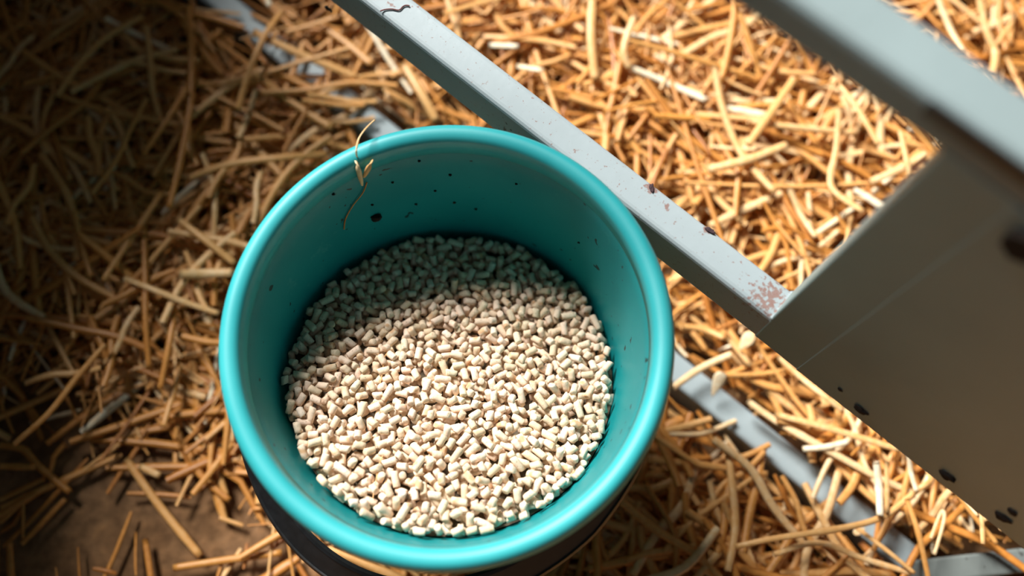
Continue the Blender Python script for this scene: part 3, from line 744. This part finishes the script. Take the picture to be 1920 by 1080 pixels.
for k, (x, y, r) in enumerate([(698, 384, .0009), (844, 328, .0010), (786, 302, .0009), (736, 342, .0009), (816, 358, .0009), (852, 380, .0011), (780, 383, .0010), (892, 392, .0010), (625, 364, .0010), (968, 345, .0008), (1085, 455, .0008)]):
    blob('dirt_fleck', wall_at(x, y, .0006), r, M_DIRT, 'tiny dark dirt fleck on the inner wall of the bucket', 'dirt', 0.5, 'dirt flecks inside the bucket', k)
for k, (x, y, r, lab) in enumerate([(1616, 766, .0044, 'dark dirt splash on the panel nearest its lower left'), (1777, 889, .0050, 'dark dirt splash on the panel halfway along its lower edge'), (1882, 968, .0046, 'wide dark dirt splash on the panel close to the right edge'), (1900, 958, .0030, 'small dark dirt splash beside the wide one on the panel'), (1577, 728, .0016, 'small dark speck on the panel above the straw')]):
    s_, z_ = gate_s(x, y); o = blob('dirt_splash', gp(s_, -0.0012 if s_ > s_cr else 0, z_), r, M_DIRT, lab, 'dirt', 0.9, None, k + 5)
    o.scale = (1, 1, 1); o.rotation_euler = (math.radians(90), 0, AZ); o.scale = (1.0, 1.0, 0.35)
# twig lying across the middle rail at the top
pts = [at(x, y, MZ + 0.0008) for x, y in ((713, 21), (722, 18), (735, 17), (748, 19), (756, 12), (762, 10), (768, 11))]
C = smooth_path(pts, 5); V, F = straw_geo(C, 0.0005 * np.ones(len(C)), 0.0004 * np.ones(len(C)), S=5)
tw = link('root_hair', mesh_np('root_hair', V, F), plain('reddish', (0.16, 0.045, 0.04), 0.7)); tag(tw, 'thin reddish root hair lying across the middle rail top', 'twig')
for k, (x, y, r, lab) in enumerate([(1222, 352, .0026, 'dark purplish chip of dirt on the middle rail beside bucket'), (1331, 432, .0028, 'dark chip of dirt on the far edge of the middle rail')]):
    o = blob('dirt_chip', at(x, y, MZ + 0.0003), r, plain('chip', (0.06, 0.03, 0.035), 0.8), lab, 'dirt', 0.4, None, k + 20); o.scale = (0.55, 1.4, 1); o.rotation_euler = (0, 0, [0.1, 1.2][k])
def heap_at(px, py, up=0.003):
    d = RX * (px - 960) / FPX - UY * (py - 540) / FPX + fw
    for t in np.linspace(0.5, 0.8, 1500):
        q = CAM + d * t - BC; x, y, z = q @ bu, q @ bv, q @ bn
        if z < surf(x, y) + up: return CAM + d * t
    return CAM + d * 0.6
for px, lab in (([(736, 655), (722, 667), (717, 698), (711, 728)], 'fine dry grass hair on the shaded middle of the pellets'), ([(724, 842), (712, 868), (705, 900), (699, 935)], 'fine dry grass hair on the bright pellets at lower left')):
    C = smooth_path([heap_at(*p) for p in px], 5); V, F = straw_geo(C, 0.0003 * np.ones(len(C)), 0.0003 * np.ones(len(C)), S=5)
    tag(link('grass_hair', mesh_np('grass_hair', V, F, np.full(len(V), .7)), M_STRAW), lab, 'grass')
# the fly on the rail's lower edge at the top
s_, z_ = gate_s(622, 14)
FP = gp(s_, -0.0022, z_ + 0.0); fly = empty('house_fly', tuple(FP)); tag(fly, 'small black fly clinging to the middle rail edge at the top', 'fly')
fd = Vector(DV) * 0.93 + Vector((0, 0, -0.15)) ; fd.normalize(); fu = Vector(-NV); fs_ = fd.cross(fu).normalized(); fu = fs_.cross(fd)
FMx = Matrix(((fd[0], fs_[0], fu[0], FP[0]), (fd[1], fs_[1], fu[1], FP[1]), (fd[2], fs_[2], fu[2], FP[2]), (0, 0, 0, 1)))
M_FLY = plain('fly_black', (0.008, 0.008, 0.010), 0.3, 0.5)
def ell(name, c, r, mat=M_FLY):
    b2 = bmesh.new(); bmesh.ops.create_uvsphere(b2, u_segments=12, v_segments=8, radius=1.0)
    bmesh.ops.transform(b2, matrix=FMx @ Matrix.Translation(c) @ Matrix.Diagonal((*r, 1)), verts=b2.verts); return from_bm(name, b2, mat, fly, True)
ell('thorax', (0.0, 0, 0), (.0013, .0010, .0010)); ell('abdomen', (-.0022, 0, 0), (.0017, .0011, .0009)); ell('head', (.0017, 0, 0), (.0007, .0009, .0008))
for sg in (-1, 1):
    ell('wing', (-.0020, sg * .0007, .0010), (.0020, .0008, .00008), plain('fly_wing', (.05, .05, .05), .2))
    for q in (-1, 0, 1):
        pts = [(q * .0007, sg * .0007, -.0003), (q * .0013, sg * .0020, .0003), (q * .0020, sg * .0027, -.0016)]
        C = smooth_path([np.array(FMx @ Vector(p)) for p in pts], 3); V, F = straw_geo(C, .00013 * np.ones(len(C)), .00013 * np.ones(len(C)), S=4)
        link('leg', mesh_np('leg', V, F), M_FLY, fly)
